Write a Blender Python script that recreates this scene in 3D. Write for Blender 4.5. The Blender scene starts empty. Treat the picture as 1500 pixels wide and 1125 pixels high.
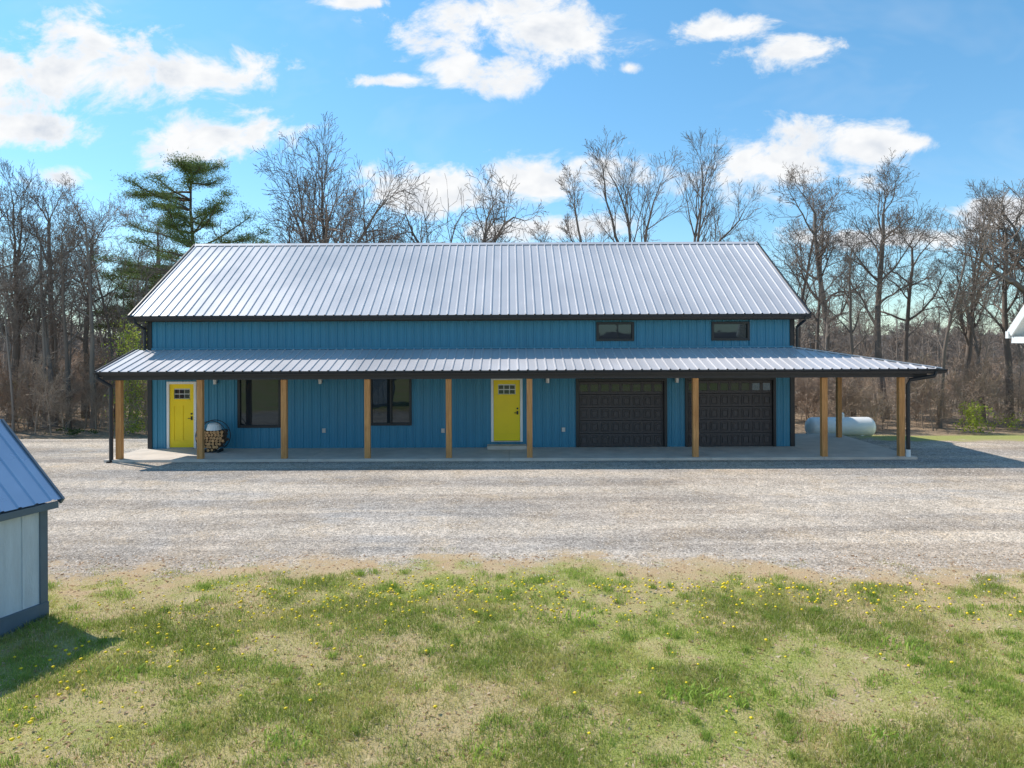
import bpy, math, random
import numpy as np
from mathutils import Vector, Matrix

scene = bpy.context.scene
scene.view_settings.view_transform = 'Standard'
scene.view_settings.look = 'None'
scene.view_settings.exposure = 0
random.seed(4)
COL = scene.collection

# ------------------------------------------------------------------ materials
def new_mat(name):
    m = bpy.data.materials.new(name); m.use_nodes = True
    nt = m.node_tree
    return m, nt, nt.nodes["Principled BSDF"]

def N(nt, typ, **kw):
    n = nt.nodes.new(typ)
    for k, v in kw.items():
        setattr(n, k, v)
    return n

def mixc(nt, fac, a, b, blend='MIX'):
    n = nt.nodes.new('ShaderNodeMix'); n.data_type = 'RGBA'; n.blend_type = blend
    if isinstance(fac, (int, float)): n.inputs[0].default_value = fac
    else: nt.links.new(fac, n.inputs[0])
    for sock, v in ((n.inputs[6], a), (n.inputs[7], b)):
        if isinstance(v, (tuple, list)): sock.default_value = (v[0], v[1], v[2], 1)
        else: nt.links.new(v, sock)
    return n.outputs[2]

def mth(nt, op, a, b=None, clamp=False):
    n = nt.nodes.new('ShaderNodeMath'); n.operation = op; n.use_clamp = clamp
    for i, v in enumerate((a, b)):
        if v is None: continue
        if isinstance(v, (int, float)): n.inputs[i].default_value = v
        else: nt.links.new(v, n.inputs[i])
    return n.outputs[0]

def mrange(nt, v, a, b, c=0.0, d=1.0, smooth=False):
    n = nt.nodes.new('ShaderNodeMapRange')
    if smooth: n.interpolation_type = 'SMOOTHSTEP'
    nt.links.new(v, n.inputs[0])
    for i, x in enumerate((a, b, c, d)): n.inputs[i+1].default_value = x
    return n.outputs[0]

def noise(nt, co, scale, detail=4, rough=0.6, dist=0.0, out=0):
    n = nt.nodes.new('ShaderNodeTexNoise')
    n.inputs['Scale'].default_value = scale; n.inputs['Detail'].default_value = detail
    n.inputs['Roughness'].default_value = rough; n.inputs['Distortion'].default_value = dist
    if co is not None: nt.links.new(co, n.inputs['Vector'])
    return n.outputs[out]

def mapping(nt, co, scale):
    n = nt.nodes.new('ShaderNodeMapping'); n.inputs['Scale'].default_value = scale
    nt.links.new(co, n.inputs['Vector']); return n.outputs[0]

def simple(name, base, rough=0.6, metal=0.0, var=0.12, nscale=3.0, stretch=(1, 1, 1), bump=0.0, bscale=40.0, spec=0.5, coat=0.0):
    m, nt, p = new_mat(name)
    co = N(nt, 'ShaderNodeTexCoord').outputs['Object']
    mp = mapping(nt, co, stretch)
    f = mrange(nt, noise(nt, mp, nscale, 3, 0.65), 0.3, 0.7)
    a = tuple(c*(1-var) for c in base); b = tuple(min(1, c*(1+var)) for c in base)
    c = mixc(nt, f, a, b)
    nt.links.new(c, p.inputs['Base Color'])
    p.inputs['Metallic'].default_value = metal
    r = mrange(nt, f, 0, 1, max(0.02, rough-0.07), rough+0.07)
    nt.links.new(r, p.inputs['Roughness'])
    p.inputs['Specular IOR Level'].default_value = spec
    p.inputs['Coat Weight'].default_value = coat
    if bump > 0:
        bn = N(nt, 'ShaderNodeBump'); bn.inputs['Strength'].default_value = bump
        bn.inputs['Distance'].default_value = 0.02
        nt.links.new(noise(nt, mp, bscale, 3, 0.6), bn.inputs['Height'])
        nt.links.new(bn.outputs[0], p.inputs['Normal'])
    return m

M = {}
M['siding'] = simple('blue_metal_siding', (0.043, 0.235, 0.365), 0.42, 0.0, 0.08, 0.6, (1, 1, 0.4), 0.05, 3)
M['roof'] = simple('light_metal_roof', (0.60, 0.57, 0.575), 0.38, 0.1, 0.09, 0.5, (1, 0.3, 1), 0.05, 2)
M['black'] = simple('black_trim', (0.018, 0.019, 0.022), 0.42, 0, 0.2, 3)
M['gdoor'] = simple('garage_door_paint', (0.060, 0.050, 0.051), 0.5, 0, 0.15, 5, bump=0.15, bscale=60)
M['yellow'] = simple('yellow_paint', (0.97, 0.70, 0.006), 0.4, 0, 0.03, 2)
M['white'] = simple('white_paint', (0.80, 0.80, 0.78), 0.45, 0, 0.04, 3)
M['tank'] = simple('tank_paint', (0.88, 0.85, 0.80), 0.4, 0, 0.06, 1.3)
M['concrete'] = simple('concrete', (0.60, 0.52, 0.44), 0.85, 0, 0.14, 1.5, bump=0.2, bscale=30)
M['soffit'] = simple('dark_soffit', (0.05, 0.05, 0.055), 0.7)
M['ceiling'] = simple('porch_ceiling', (0.66, 0.66, 0.66), 0.6)
M['interior'] = simple('interior_dark', (0.02, 0.02, 0.02), 0.9)
M['shedwall'] = simple('shed_siding', (0.55, 0.59, 0.65), 0.7, 0, 0.08, 4, (3, 3, 0.5), 0.35, 30)
M['shedtrim'] = simple('shed_trim', (0.10, 0.135, 0.175), 0.6, 0, 0.12, 4)
M['shedroof'] = simple('shed_metal_roof', (0.33, 0.44, 0.60), 0.3, 0.4, 0.08, 1)
M['bark'] = simple('bark', (0.215, 0.168, 0.135), 0.9, 0, 0.42, 2.0, (1, 1, 0.3), 0.4, 25)
M['bark_far_hazed'] = simple('bark_far_hazed', (0.29, 0.235, 0.195), 0.95, 0, 0.38, 0.15)  # bark lightened and cooled: distance haze put into the base colour
M['brush'] = simple('brush_stems', (0.42, 0.31, 0.23), 0.95, 0, 0.38, 0.2)
M['pinebark'] = simple('pine_bark', (0.14, 0.10, 0.08), 0.95, 0, 0.3, 2.0, (1, 1, 0.3), 0.5, 25)
M['logend'] = simple('log_end', (0.56, 0.30, 0.13), 0.85, 0, 0.3, 6)
M['logbark'] = simple('log_bark', (0.13, 0.08, 0.05), 0.95, 0, 0.3, 8)
M['galv'] = simple('galvanised', (0.5, 0.5, 0.5), 0.35, 0.6, 0.1, 4)
M['petal'] = simple('dandelion_petal', (0.95, 0.66, 0.01), 0.7, 0, 0.1, 2)

m, nt, p = new_mat('window_glass')
p.inputs['Base Color'].default_value = (0.016, 0.024, 0.034, 1)
p.inputs['Roughness'].default_value = 0.02; p.inputs['Specular IOR Level'].default_value = 0.75
p.inputs['IOR'].default_value = 1.52
p.inputs['Specular Tint'].default_value = (0.78, 0.92, 1.0, 1)
co = N(nt, 'ShaderNodeTexCoord').outputs['Object']
bn = N(nt, 'ShaderNodeBump'); bn.inputs['Strength'].default_value = 0.10; bn.inputs['Distance'].default_value = 0.02
nt.links.new(noise(nt, co, 1.3, 2), bn.inputs['Height']); nt.links.new(bn.outputs[0], p.inputs['Normal'])
M['glass'] = m

m, nt, p = new_mat('cedar_post')
co = N(nt, 'ShaderNodeTexCoord').outputs['Object']
mp = mapping(nt, co, (18, 18, 0.8))
f = mrange(nt, noise(nt, mp, 2.2, 5, 0.7, 0.6), 0.3, 0.72)
c = mixc(nt, f, (0.40, 0.17, 0.05), (0.82, 0.43, 0.16))
big = mrange(nt, noise(nt, co, 0.7, 3), 0.35, 0.65)
c = mixc(nt, big, c, (0.85, 0.8, 0.75), 'MULTIPLY')
nt.links.new(c, p.inputs['Base Color']); p.inputs['Roughness'].default_value = 0.75
M['wood'] = m

def attr_mat(name, attr='col', rough=0.7, trans=0.0):
    m, nt, p = new_mat(name)
    a = N(nt, 'ShaderNodeAttribute'); a.attribute_name = attr
    nt.links.new(a.outputs['Color'], p.inputs['Base Color'])
    p.inputs['Roughness'].default_value = rough
    p.inputs['Specular IOR Level'].default_value = 0.25
    if trans > 0:
        tr = N(nt, 'ShaderNodeBsdfTranslucent'); nt.links.new(a.outputs['Color'], tr.inputs['Color'])
        mx = N(nt, 'ShaderNodeMixShader'); mx.inputs[0].default_value = trans
        out = [n for n in nt.nodes if n.type == 'OUTPUT_MATERIAL'][0]
        nt.links.new(p.outputs[0], mx.inputs[1]); nt.links.new(tr.outputs[0], mx.inputs[2])
        nt.links.new(mx.outputs[0], out.inputs['Surface'])
    return m
M['grass'] = attr_mat('grass_blades', trans=0.45)
M['needles'] = attr_mat('pine_needles', trans=0.2)
M['stone'] = attr_mat('gravel_stone', rough=0.9)

# ------------------------------------------------------------------ mesh helpers
def np_mesh(name, V, F, mats, smooth=False, col=None, midx=None, link=True, attr='col'):
    V = np.asarray(V, dtype=np.float32); F = np.asarray(F, dtype=np.int32)
    k = F.shape[1]
    me = bpy.data.meshes.new(name)
    me.vertices.add(len(V)); me.vertices.foreach_set('co', V.ravel())
    me.loops.add(F.size); me.loops.foreach_set('vertex_index', F.ravel())
    me.polygons.add(len(F)); me.polygons.foreach_set('loop_start', np.arange(0, F.size, k, dtype=np.int32))
    try: me.polygons.foreach_set('loop_total', np.full(len(F), k, dtype=np.int32))
    except Exception: pass
    if smooth: me.polygons.foreach_set('use_smooth', np.ones(len(F), dtype=bool))
    for mt in mats: me.materials.append(mt)
    if midx is not None: me.polygons.foreach_set('material_index', np.asarray(midx, dtype=np.int32))
    me.update(calc_edges=True)
    if col is not None:
        a = me.attributes.new(attr, 'FLOAT_COLOR', 'POINT')
        c4 = np.ones((len(V), 4), dtype=np.float32); c4[:, :3] = col
        a.data.foreach_set('color', c4.ravel())
    if not link: return me
    ob = bpy.data.objects.new(name, me); COL.objects.link(ob); return ob

class MB:
    def __init__(s): s.v = []; s.f = []; s.m = []; s.mats = []
    def mi(s, mat):
        if mat not in s.mats: s.mats.append(mat)
        return s.mats.index(mat)
    def add(s, vs, fs, mat, T=None):
        o = len(s.v); i = s.mi(mat)
        for v in vs:
            v = Vector(v)
            if T is not None: v = T @ v
            s.v.append(v)
        for f in fs: s.f.append([o+j for j in f]); s.m.append(i)
    def box(s, x0, x1, y0, y1, z0, z1, mat, T=None):
        vs = [(x0,y0,z0),(x1,y0,z0),(x1,y1,z0),(x0,y1,z0),(x0,y0,z1),(x1,y0,z1),(x1,y1,z1),(x0,y1,z1)]
        s.add(vs, [(3,2,1,0),(4,5,6,7),(0,1,5,4),(1,2,6,5),(2,3,7,6),(3,0,4,7)], mat, T)
    def prism(s, poly, x0, x1, mat, T=None):
        n = len(poly)
        vs = [(x0, a, b) for a, b in poly] + [(x1, a, b) for a, b in poly]
        fs = [tuple(range(n)), tuple(reversed(range(n, 2*n)))] + [(i, n+i, n+(i+1) % n, (i+1) % n) for i in range(n)]
        s.add(vs, fs, mat, T)
    def beam(s, a, b, w, h, mat, up=(0, 0, 1)):
        a = Vector(a); b = Vector(b); d = (b-a); L = d.length; d.normalize()
        u = Vector(up); x = d.cross(u).normalized(); z = x.cross(d).normalized()
        T = Matrix((x, d, z)).transposed().to_4x4(); T.translation = a
        s.box(-w/2, w/2, 0, L, -h/2, h/2, mat, T)
    def tube(s, pts, r, mat, n=10, caps=True):
        pts = [Vector(p) for p in pts]
        rs = r if isinstance(r, (list, tuple)) else [r]*len(pts)
        prev = None
        vs = []
        for i, p in enumerate(pts):
            t = (pts[min(i+1, len(pts)-1)] - pts[max(i-1, 0)]).normalized()
            ref = Vector((0, 0, 1)) if abs(t.z) < 0.9 else Vector((0, 1, 0))
            a = t.cross(ref).normalized() if prev is None else (prev - t*prev.dot(t)).normalized()
            prev = a; b = t.cross(a)
            for k in range(n):
                an = 2*math.pi*k/n
                vs.append(p + (a*math.cos(an) + b*math.sin(an))*rs[i])
        fs = []
        for i in range(len(pts)-1):
            for k in range(n):
                fs.append((i*n+k, i*n+(k+1) % n, (i+1)*n+(k+1) % n, (i+1)*n+k))
        if caps: fs.append(tuple(reversed(range(n)))); fs.append(tuple(range((len(pts)-1)*n, len(pts)*n)))
        s.add(vs, fs, mat)
    def ribbed(s, mat, u0, u1, P, Q, nrm, pitch=0.3, h=0.022, w=0.036, off=0.0, minor=False):
        us = [(u0, 0.0), (u1, 0.0)]
        k = math.floor(u0/pitch) - 1
        while k*pitch < u1+pitch:
            c = k*pitch + off
            us += [(c-w, 0), (c-w*0.5, h), (c+w*0.5, h), (c+w, 0)]
            if minor:
                for q in (1/3, 2/3):
                    cc = c + pitch*q
                    us += [(cc-0.018, 0), (cc-0.006, h*0.3), (cc+0.006, h*0.3), (cc+0.018, 0)]
            k += 1
        us = sorted([x for x in us if u0 <= x[0] <= u1])
        nv = Vector(nrm); vs = []
        for u, hh in us:
            vs.append(Vector(P(u)) + nv*hh); vs.append(Vector(Q(u)) + nv*hh)
        fs = [(2*i, 2*i+2, 2*i+3, 2*i+1) for i in range(len(us)-1)]
        s.add(vs, fs, mat)
    def build(s, name, parent=None, smooth=False, bevel=0):
        me = bpy.data.meshes.new(name)
        me.from_pydata([tuple(v) for v in s.v], [], s.f)
        for mt in s.mats: me.materials.append(mt)
        me.polygons.foreach_set('material_index', s.m)
        if smooth: me.polygons.foreach_set('use_smooth', [True]*len(s.f))
        me.update()
        ob = bpy.data.objects.new(name, me); COL.objects.link(ob)
        if parent: ob.parent = parent
        if bevel:
            b = ob.modifiers.new('bevel', 'BEVEL'); b.width = bevel; b.segments = 2; b.limit_method = 'ANGLE'
        return ob

def empty(name, loc=(0, 0, 0)):
    e = bpy.data.objects.new(name, None); COL.objects.link(e); e.location = (0, 0, 0); return e

_tab = np.random.RandomState(7).rand(256, 256)
def vnoise(x, y, s, o=0):
    x = np.asarray(x)*s + 31.7 + o*17.3; y = np.asarray(y)*s + 57.1 + o*9.1
    xi = np.floor(x).astype(int); yi = np.floor(y).astype(int)
    fx = x-xi; fy = y-yi; fx = fx*fx*(3-2*fx); fy = fy*fy*(3-2*fy)
    g = lambda a, b: _tab[a % 256, b % 256]
    return (g(xi, yi)*(1-fx)+g(xi+1, yi)*fx)*(1-fy) + (g(xi, yi+1)*(1-fx)+g(xi+1, yi+1)*fx)*fy
def fbm(x, y, s, oc=4, o=0):
    t = 0; a = 0.5; tot = 0
    for i in range(oc):
        t = t + a*vnoise(x, y, s*2**i, o+i); tot += a; a *= 0.55
    return t/tot
def sstep(a, b, x):
    t = np.clip((x-a)/(b-a), 0, 1); return t*t*(3-2*t)

def terrain(x, y):
    x = np.asarray(x, dtype=float); y = np.asarray(y, dtype=float)
    z = -0.5*sstep(27.5, 31.0, y)
    z = z - 2.0*sstep(38, 75, y) - 5*sstep(70, 220, y)
    z = z + 14*sstep(400, 1400, np.hypot(x, y))
    z = z + (fbm(x, y, 0.9, 3) - 0.5)*0.12*sstep(12.6, 11.0, y)
    z = z + (fbm(x, y, 0.35, 3, 5) - 0.5)*0.035*sstep(22.0, 20.0, y)
    return z

def masks(x, y):
    edge = 12.1 + (fbm(x, y*0.5, 0.45, 4, 3)-0.5)*1.9 - 0.5*sstep(4, 8, x) - 0.45*sstep(-4, -8, x)
    n = fbm(x, y, 2.2, 4, 9); n2 = fbm(x, y, 4.0, 4, 15)
    t = sstep(-0.3, 1.0, (edge - y) + (n-0.5)*3.0)
    gravel = sstep(-0.7, 1.0, (y - edge) + (n-0.5)*2.4)
    back = 31.5 + (fbm(x, y, 0.3, 3, 2)-0.5)*3
    rightgrass = sstep(12.6, 14.5, x + (n-0.5)*2)*sstep(26.0, 27.0, y + (n-0.5)*1.2)
    forest = sstep(-0.6, 0.8, y-back)
    gravel = gravel*(1-forest)*(1-rightgrass)
    clump = fbm(x, y, 0.75, 4, 12)
    green = t*(0.46+0.54*sstep(0.32, 0.54, clump + 0.14*(n-0.5)))*(0.52+0.48*sstep(0.32, 0.52, n2))
    green = np.maximum(green, rightgrass*(1-forest)*0.9)
    return green, gravel, forest, t

# ------------------------------------------------------------------ ground sheet
def axis(lo, hi, step, far):
    a = list(np.arange(lo, hi+1e-6, step)); d = step; p = hi; up = []
    while p < far: d *= 1.25; p += d; up.append(p)
    d = step; p = lo; dn = []
    while p > -far: d *= 1.25; p -= d; dn.append(p)
    return np.array(dn[::-1] + a + up)
xs = axis(-15, 17, 0.09, 2600); ys = axis(5, 32, 0.09, 2600)
X, Y = np.meshgrid(xs, ys)
xf, yf = X.ravel(), Y.ravel()
zf = terrain(xf, yf)
g, gr, fo, t = masks(xf, yf)
nx, ny = len(xs), len(ys)
idx = np.arange(nx*ny).reshape(ny, nx)
F = np.stack([idx[:-1, :-1].ravel(), idx[:-1, 1:].ravel(), idx[1:, 1:].ravel(), idx[1:, :-1].ravel()], 1)

m, nt, p = new_mat('ground_surface')
geo = N(nt, 'ShaderNodeNewGeometry').outputs['Position']
at = N(nt, 'ShaderNodeAttribute'); at.attribute_name = 'gmask'
sep = N(nt, 'ShaderNodeSeparateColor'); nt.links.new(at.outputs['Color'], sep.inputs[0])
gG, gV, gF = sep.outputs[0], sep.outputs[1], sep.outputs[2]
vor = N(nt, 'ShaderNodeTexVoronoi'); vor.inputs['Scale'].default_value = 36; nt.links.new(geo, vor.inputs['Vector'])
vs_ = N(nt, 'ShaderNodeSeparateColor'); nt.links.new(vor.outputs['Color'], vs_.inputs[0])
vor2 = N(nt, 'ShaderNodeTexVoronoi'); vor2.inputs['Scale'].default_value = 13; nt.links.new(geo, vor2.inputs['Vector'])
vs2 = N(nt, 'ShaderNodeSeparateColor'); nt.links.new(vor2.outputs['Color'], vs2.inputs[0])
big = mrange(nt, noise(nt, geo, 0.13, 5, 0.6, 0.4), 0.40, 0.60)
gcol = mixc(nt, big, (0.53, 0.425, 0.33), (0.46, 0.415, 0.375))
# compacted wheel tracks sweeping across the yard in front of the doors
lanes = noise(nt, mapping(nt, geo, (0.07, 0.85, 1)), 1.0, 4, 0.55, 0.5)
gcol = mixc(nt, mrange(nt, lanes, 0.48, 0.58, 0, 0.85), gcol, (0.63, 0.525, 0.42))
gcol = mixc(nt, mrange(nt, noise(nt, geo, 0.9, 4, 0.7), 0.50, 0.70, 0, 0.70), gcol, (0.58, 0.445, 0.31))
val = mrange(nt, vs_.outputs[0], 0, 1, 0.50, 1.34)
val2 = mrange(nt, vs2.outputs[1], 0, 1, 0.86, 1.11)
vv = mth(nt, 'MULTIPLY', val, val2)
vv = mth(nt, 'MULTIPLY', vv, mrange(nt, noise(nt, geo, 1.6, 6, 0.85), 0.3, 0.7, 0.74, 1.18))
vv = mth(nt, 'MULTIPLY', vv, mrange(nt, lanes, 0.38, 0.5, 0.80, 1.0))
vv = mth(nt, 'MULTIPLY', vv, mrange(nt, noise(nt, geo, 0.35, 4, 0.6), 0.36, 0.52, 0.84, 1.0))
cc = N(nt, 'ShaderNodeCombineColor')
for i in range(3): nt.links.new(vv, cc.inputs[i])
gcol = mixc(nt, 1.0, gcol, cc.outputs[0], 'MULTIPLY')
fine = noise(nt, geo, 40, 4, 0.8)
dirt = mixc(nt, mrange(nt, fine, 0.3, 0.7), (0.27, 0.18, 0.10), (0.70, 0.54, 0.33))
dirt = mixc(nt, mrange(nt, noise(nt, geo, 2.0, 5, 0.75), 0.40, 0.62, 0, 0.8), dirt, (0.46, 0.31, 0.175))
green = mixc(nt, mrange(nt, noise(nt, geo, 55, 3, 0.8), 0.35, 0.65), (0.19, 0.22, 0.05), (0.46, 0.46, 0.15))
col = mixc(nt, mth(nt, 'MULTIPLY', gG, 0.95), dirt, green)
brk = noise(nt, geo, 9, 4, 0.75)
gfac = mrange(nt, mth(nt, 'ADD', gV, mth(nt, 'MULTIPLY', mth(nt, 'SUBTRACT', brk, 0.5), 1.3)), 0.28, 0.80)
col = mixc(nt, gfac, col, gcol)
litter = mixc(nt, mrange(nt, noise(nt, geo, 6, 4, 0.8), 0.35, 0.65), (0.20, 0.135, 0.085), (0.48, 0.36, 0.25))
col = mixc(nt, gF, col, litter)
dl = N(nt, 'ShaderNodeVectorMath'); dl.operation = 'LENGTH'; nt.links.new(geo, dl.inputs[0])
farf = mrange(nt, dl.outputs['Value'], 75, 150)
farc = mixc(nt, mrange(nt, noise(nt, geo, 0.05, 5, 0.75), 0.35, 0.65), (0.10, 0.085, 0.08), (0.20, 0.16, 0.14))
col = mixc(nt, farf, col, farc)
nt.links.new(col, p.inputs['Base Color']); p.inputs['Roughness'].default_value = 0.95
p.inputs['Specular IOR Level'].default_value = 0.15
bn = N(nt, 'ShaderNodeBump'); bn.inputs['Strength'].default_value = 0.45; bn.inputs['Distance'].default_value = 0.03
hh = mth(nt, 'ADD', mth(nt, 'MULTIPLY', vor.outputs['Distance'], -0.8), fine)
nt.links.new(hh, bn.inputs['Height']); nt.links.new(bn.outputs[0], p.inputs['Normal'])
np_mesh('ground', np.stack([xf, yf, zf], 1), F, [m], smooth=True, col=np.stack([g, gr, fo], 1), attr='gmask')

# ------------------------------------------------------------------ gravel stones (one object)
rng = np.random.RandomState(11)
def scatter_pts(n, y0, y1, marg=1.5, pw=1.0):
    y = y0 + (y1-y0)*rng.rand(n)**pw
    x = (rng.rand(n)*2-1)*(0.73*y+marg)
    return x, y
x, y = scatter_pts(70000, 10.3, 22.3, 1.5, 1.25)
_, gv, _, _ = masks(x, y)
keep = rng.rand(len(x)) < gv*0.9 + 0.02
x, y = x[keep], y[keep]; n = len(x)
octv = np.array([(1,0,0),(0,1,0),(-1,0,0),(0,-1,0),(0,0,1)], float)
octf = np.array([(0,1,4),(1,2,4),(2,3,4),(3,0,4)])
r = 0.008 + 0.014*rng.rand(n)**2
sc = np.stack([r*(0.7+0.6*rng.rand(n)), r*(0.7+0.6*rng.rand(n)), r*(0.35+0.5*rng.rand(n))], 1)
ang = rng.rand(n)*6.28; ca, sa = np.cos(ang), np.sin(ang)
V = octv[None]*sc[:, None] + rng.normal(0, 0.15, (n, 5, 3))*r[:, None, None]
Vx = V[..., 0]*ca[:, None]-V[..., 1]*sa[:, None]+x[:, None]; Vy = V[..., 0]*sa[:, None]+V[..., 1]*ca[:, None]+y[:, None]
Vz = V[..., 2]+terrain(x, y)[:, None]
V = np.stack([Vx, Vy, Vz], -1).reshape(-1, 3)
F = (octf[None] + (np.arange(n)*5)[:, None, None]).reshape(-1, 3)
shade = 0.23+0.45*rng.rand(n)
base = np.stack([shade*1.08, shade*0.94, shade*0.81], 1)
np_mesh('gravel', V, F, [M['stone']], col=np.repeat(base, 5, 0))

# ------------------------------------------------------------------ grass (one object)
def blades(x, y, h, w, colr, lean=0.5):
    n = len(x); a = rng.rand(n)*6.28
    z = terrain(x, y) - 0.004
    dx, dy = np.cos(a)*w/2, np.sin(a)*w/2
    la = rng.rand(n)*6.28; lm = h*lean*rng.rand(n)*1.3
    lx, ly = np.cos(la)*lm, np.sin(la)*lm
    v = np.empty((n, 5, 3))
    v[:, 0] = np.stack([x-dx, y-dy, z], 1); v[:, 1] = np.stack([x+dx, y+dy, z], 1)
    mx, my, mz = x+lx*0.35, y+ly*0.35, z+h*0.6
    v[:, 2] = np.stack([mx+dx*0.7, my+dy*0.7, mz], 1); v[:, 3] = np.stack([mx-dx*0.7, my-dy*0.7, mz], 1)
    v[:, 4] = np.stack([x+lx, y+ly, z+h*(1-0.3*rng.rand(n))], 1)
    f = np.array([(0, 1, 2), (0, 2, 3), (3, 2, 4)])
    F = (f[None]+(np.arange(n)*5)[:, None, None]).reshape(-1, 3)
    return v.reshape(-1, 3), F, np.repeat(colr, 5, 0)
x, y = scatter_pts(440000, 5.2, 13.2, 1.5, 0.9)
g, gv, fo, tz = masks(x, y)
lush = fbm(x, y, 0.6, 4, 21); hue = fbm(x, y, 1.1, 3, 33)
keep = rng.rand(len(x)) < (0.20*tz + 0.80*g)
keep &= ~((x < -6.0) & (x < -6.47 - (9.9-y)*0.362) & (y < 10.2))
x, y, g, lush, hue = x[keep], y[keep], g[keep], lush[keep], hue[keep]; n = len(x)
h = (0.020 + 0.040*rng.rand(n))*(0.6+1.1*sstep(0.38, 0.66, lush))*(0.55+0.55*g)
dry = rng.rand(n) < (0.66 - 0.54*g)
tt = rng.rand(n)[:, None]; l2 = sstep(0.40, 0.62, lush)[:, None]; h2 = sstep(0.35, 0.65, hue)[:, None]
gc = (np.array([.52, .54, .13])*(1-tt)+np.array([.33, .44, .08])*tt)*(1-0.34*l2)
gc = gc*(1-h2*0.5) + np.array([.62, .54, .19])*h2*0.5
dc = np.array([.80, .63, .38])*(0.6+0.55*tt)
colr = np.where(dry[:, None], dc, gc)
parts = [blades(x, y, h, 0.005+0.004*rng.rand(n), colr, 0.9)]
tx, ty = scatter_pts(700, 5.5, 11.8, 0.5)
tg = masks(tx, ty)[0]; kp = tg > 0.40; tx, ty = tx[kp], ty[kp]
nb = 70; R = 0.03+0.11*rng.rand(len(tx))
bx = (tx[:, None] + rng.normal(0, 1, (len(tx), nb))*R[:, None]).ravel(); by = (ty[:, None]+rng.normal(0, 1, (len(tx), nb))*R[:, None]).ravel()
n = len(bx); tt = rng.rand(n)[:, None]
parts.append(blades(bx, by, 0.045+0.065*rng.rand(n), 0.006+0.004*rng.rand(n), np.array([.22, .34, .06])*(1-tt)+np.array([.44, .52, .11])*tt, 0.8))
lx, ly = scatter_pts(7000, 5.3, 12.8, 1); n = len(lx); tt = rng.rand(n)[:, None]
parts.append(blades(lx, ly, 0.02+0.012*rng.rand(n), 0.03+0.03*rng.rand(n), np.array([.46, .26, .14])*(1-tt)+np.array([.80, .64, .48])*tt, 2.2))
o = 0; Vs, Fs, Cs = [], [], []
for a, b, c in parts: Vs.append(a); Fs.append(b+o); Cs.append(c); o += len(a)
np_mesh('grass', np.concatenate(Vs), np.concatenate(Fs), [M['grass']], col=np.concatenate(Cs))

wv, wf, wc = [], [], []; o = 0
for (cx, cy, rr, k) in [(2.15, 7.7, 0.26, 110), (1.85, 7.75, 0.14, 50), (-2.1, 6.9, 0.18, 60), (3.6, 6.9, 0.12, 40), (-4.6, 8.3, 0.15, 50), (4.9, 8.9, 0.2, 60), (0.9, 9.9, 0.25, 60), (-0.2, 6.6, 0.15, 40)]:
    bx = cx+rng.normal(0, rr, k); by = cy+rng.normal(0, rr*0.7, k); tt = rng.rand(k)[:, None]
    a, b, c = blades(bx, by, 0.05+0.06*rng.rand(k), 0.022+0.012*rng.rand(k), np.array([.34, .50, .08])*(1-tt)+np.array([.50, .62, .13])*tt, 1.0)
    wv.append(a); wf.append(b+o); wc.append(c); o += len(a)
np_mesh('broadleaf_weeds', np.concatenate(wv), np.concatenate(wf), [M['grass']], col=np.concatenate(wc))

dx_, dy_ = [], []
for (cx, cy, sx, sy, k) in [(-1.6, 10.8, 1.6, 0.3, 130), (-0.6, 10.2, 2.2, 0.3, 100), (3.5, 10.6, 1.8, 0.4, 80), (-4.2, 9.4, 1.2, 0.9, 110), (2, 10.9, 3, 0.25, 100), (-5, 7.2, 0.6, 0.7, 40), (0.5, 8.6, 4, 1.3, 60), (6, 10.4, 1.5, 0.4, 50)]:
    dx_ += list(cx+rng.normal(0, sx, k)); dy_ += list(cy+rng.normal(0, sy, k))
dx_ = np.array(dx_); dy_ = np.array(dy_)
k = (dy_ > 5.5) & (dy_ < 12.2) & ~((dx_ < -6.3) & (dy_ < 10.2)); dx_, dy_ = dx_[k], dy_[k]
n = len(dx_); hz = terrain(dx_, dy_)+0.045+0.05*rng.rand(n)
ring = np.array([(math.cos(a), math.sin(a), 0) for a in np.linspace(0, 2*math.pi, 7)[:-1]] + [(0, 0, 0.55), (0, 0, -0.9)])
rr = 0.016+0.011*rng.rand(n)
V = ring[None]*rr[:, None, None]; V[..., 0] += dx_[:, None]; V[..., 1] += dy_[:, None]; V[..., 2] += hz[:, None]
ft = [(i, (i+1) % 6, 6) for i in range(6)] + [((i+1) % 6, i, 7) for i in range(6)]
F = (np.array(ft)[None]+(np.arange(n)*8)[:, None, None]).reshape(-1, 3)
np_mesh('dandelions', V.reshape(-1, 3), F, [M['petal']])

# ------------------------------------------------------------------ HOUSE
H = empty('metal_barn_house')
WY = 24.8; XL, XR = -12.57, 9.94; BY = 34.2; EZ = 4.66
SL = 0.08
doorA = (-11.93, -10.90, 0.09, 2.42); doorB = (-0.62, 0.48, 0.28, 2.52)
winA = (-9.44, -7.97, 0.82, 2.56); winB = (-4.84, -3.41, 0.88, 2.62)
gar1 = (2.34, 5.52, 0.08, 2.47); gar2 = (6.15, 9.32, 0.08, 2.50)
up1 = (3.08, 4.36, 3.80, 4.42); up2 = (7.10, 8.39, 3.80, 4.42)
w = MB()
def wall_band(z0, z1, ops):
    cur = XL+0.1
    nrm = (0, -1, 0)
    def pan(a, b, c, d):
        if b-a > 1e-3 and d-c > 1e-3:
            w.ribbed(M['siding'], a, b, lambda u: (u, WY, c), lambda u: (u, WY, d), nrm, 0.3, 0.032, 0.032, minor=True)
    for (a, b, c, d) in sorted(ops):
        pan(cur, a, z0, z1); pan(a, b, z0, c); pan(a, b, d, z1); cur = b
    pan(cur, XR-0.1, z0, z1)
wall_band(SL, 3.45, [doorA, doorB, winA, winB, gar1, gar2])
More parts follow.
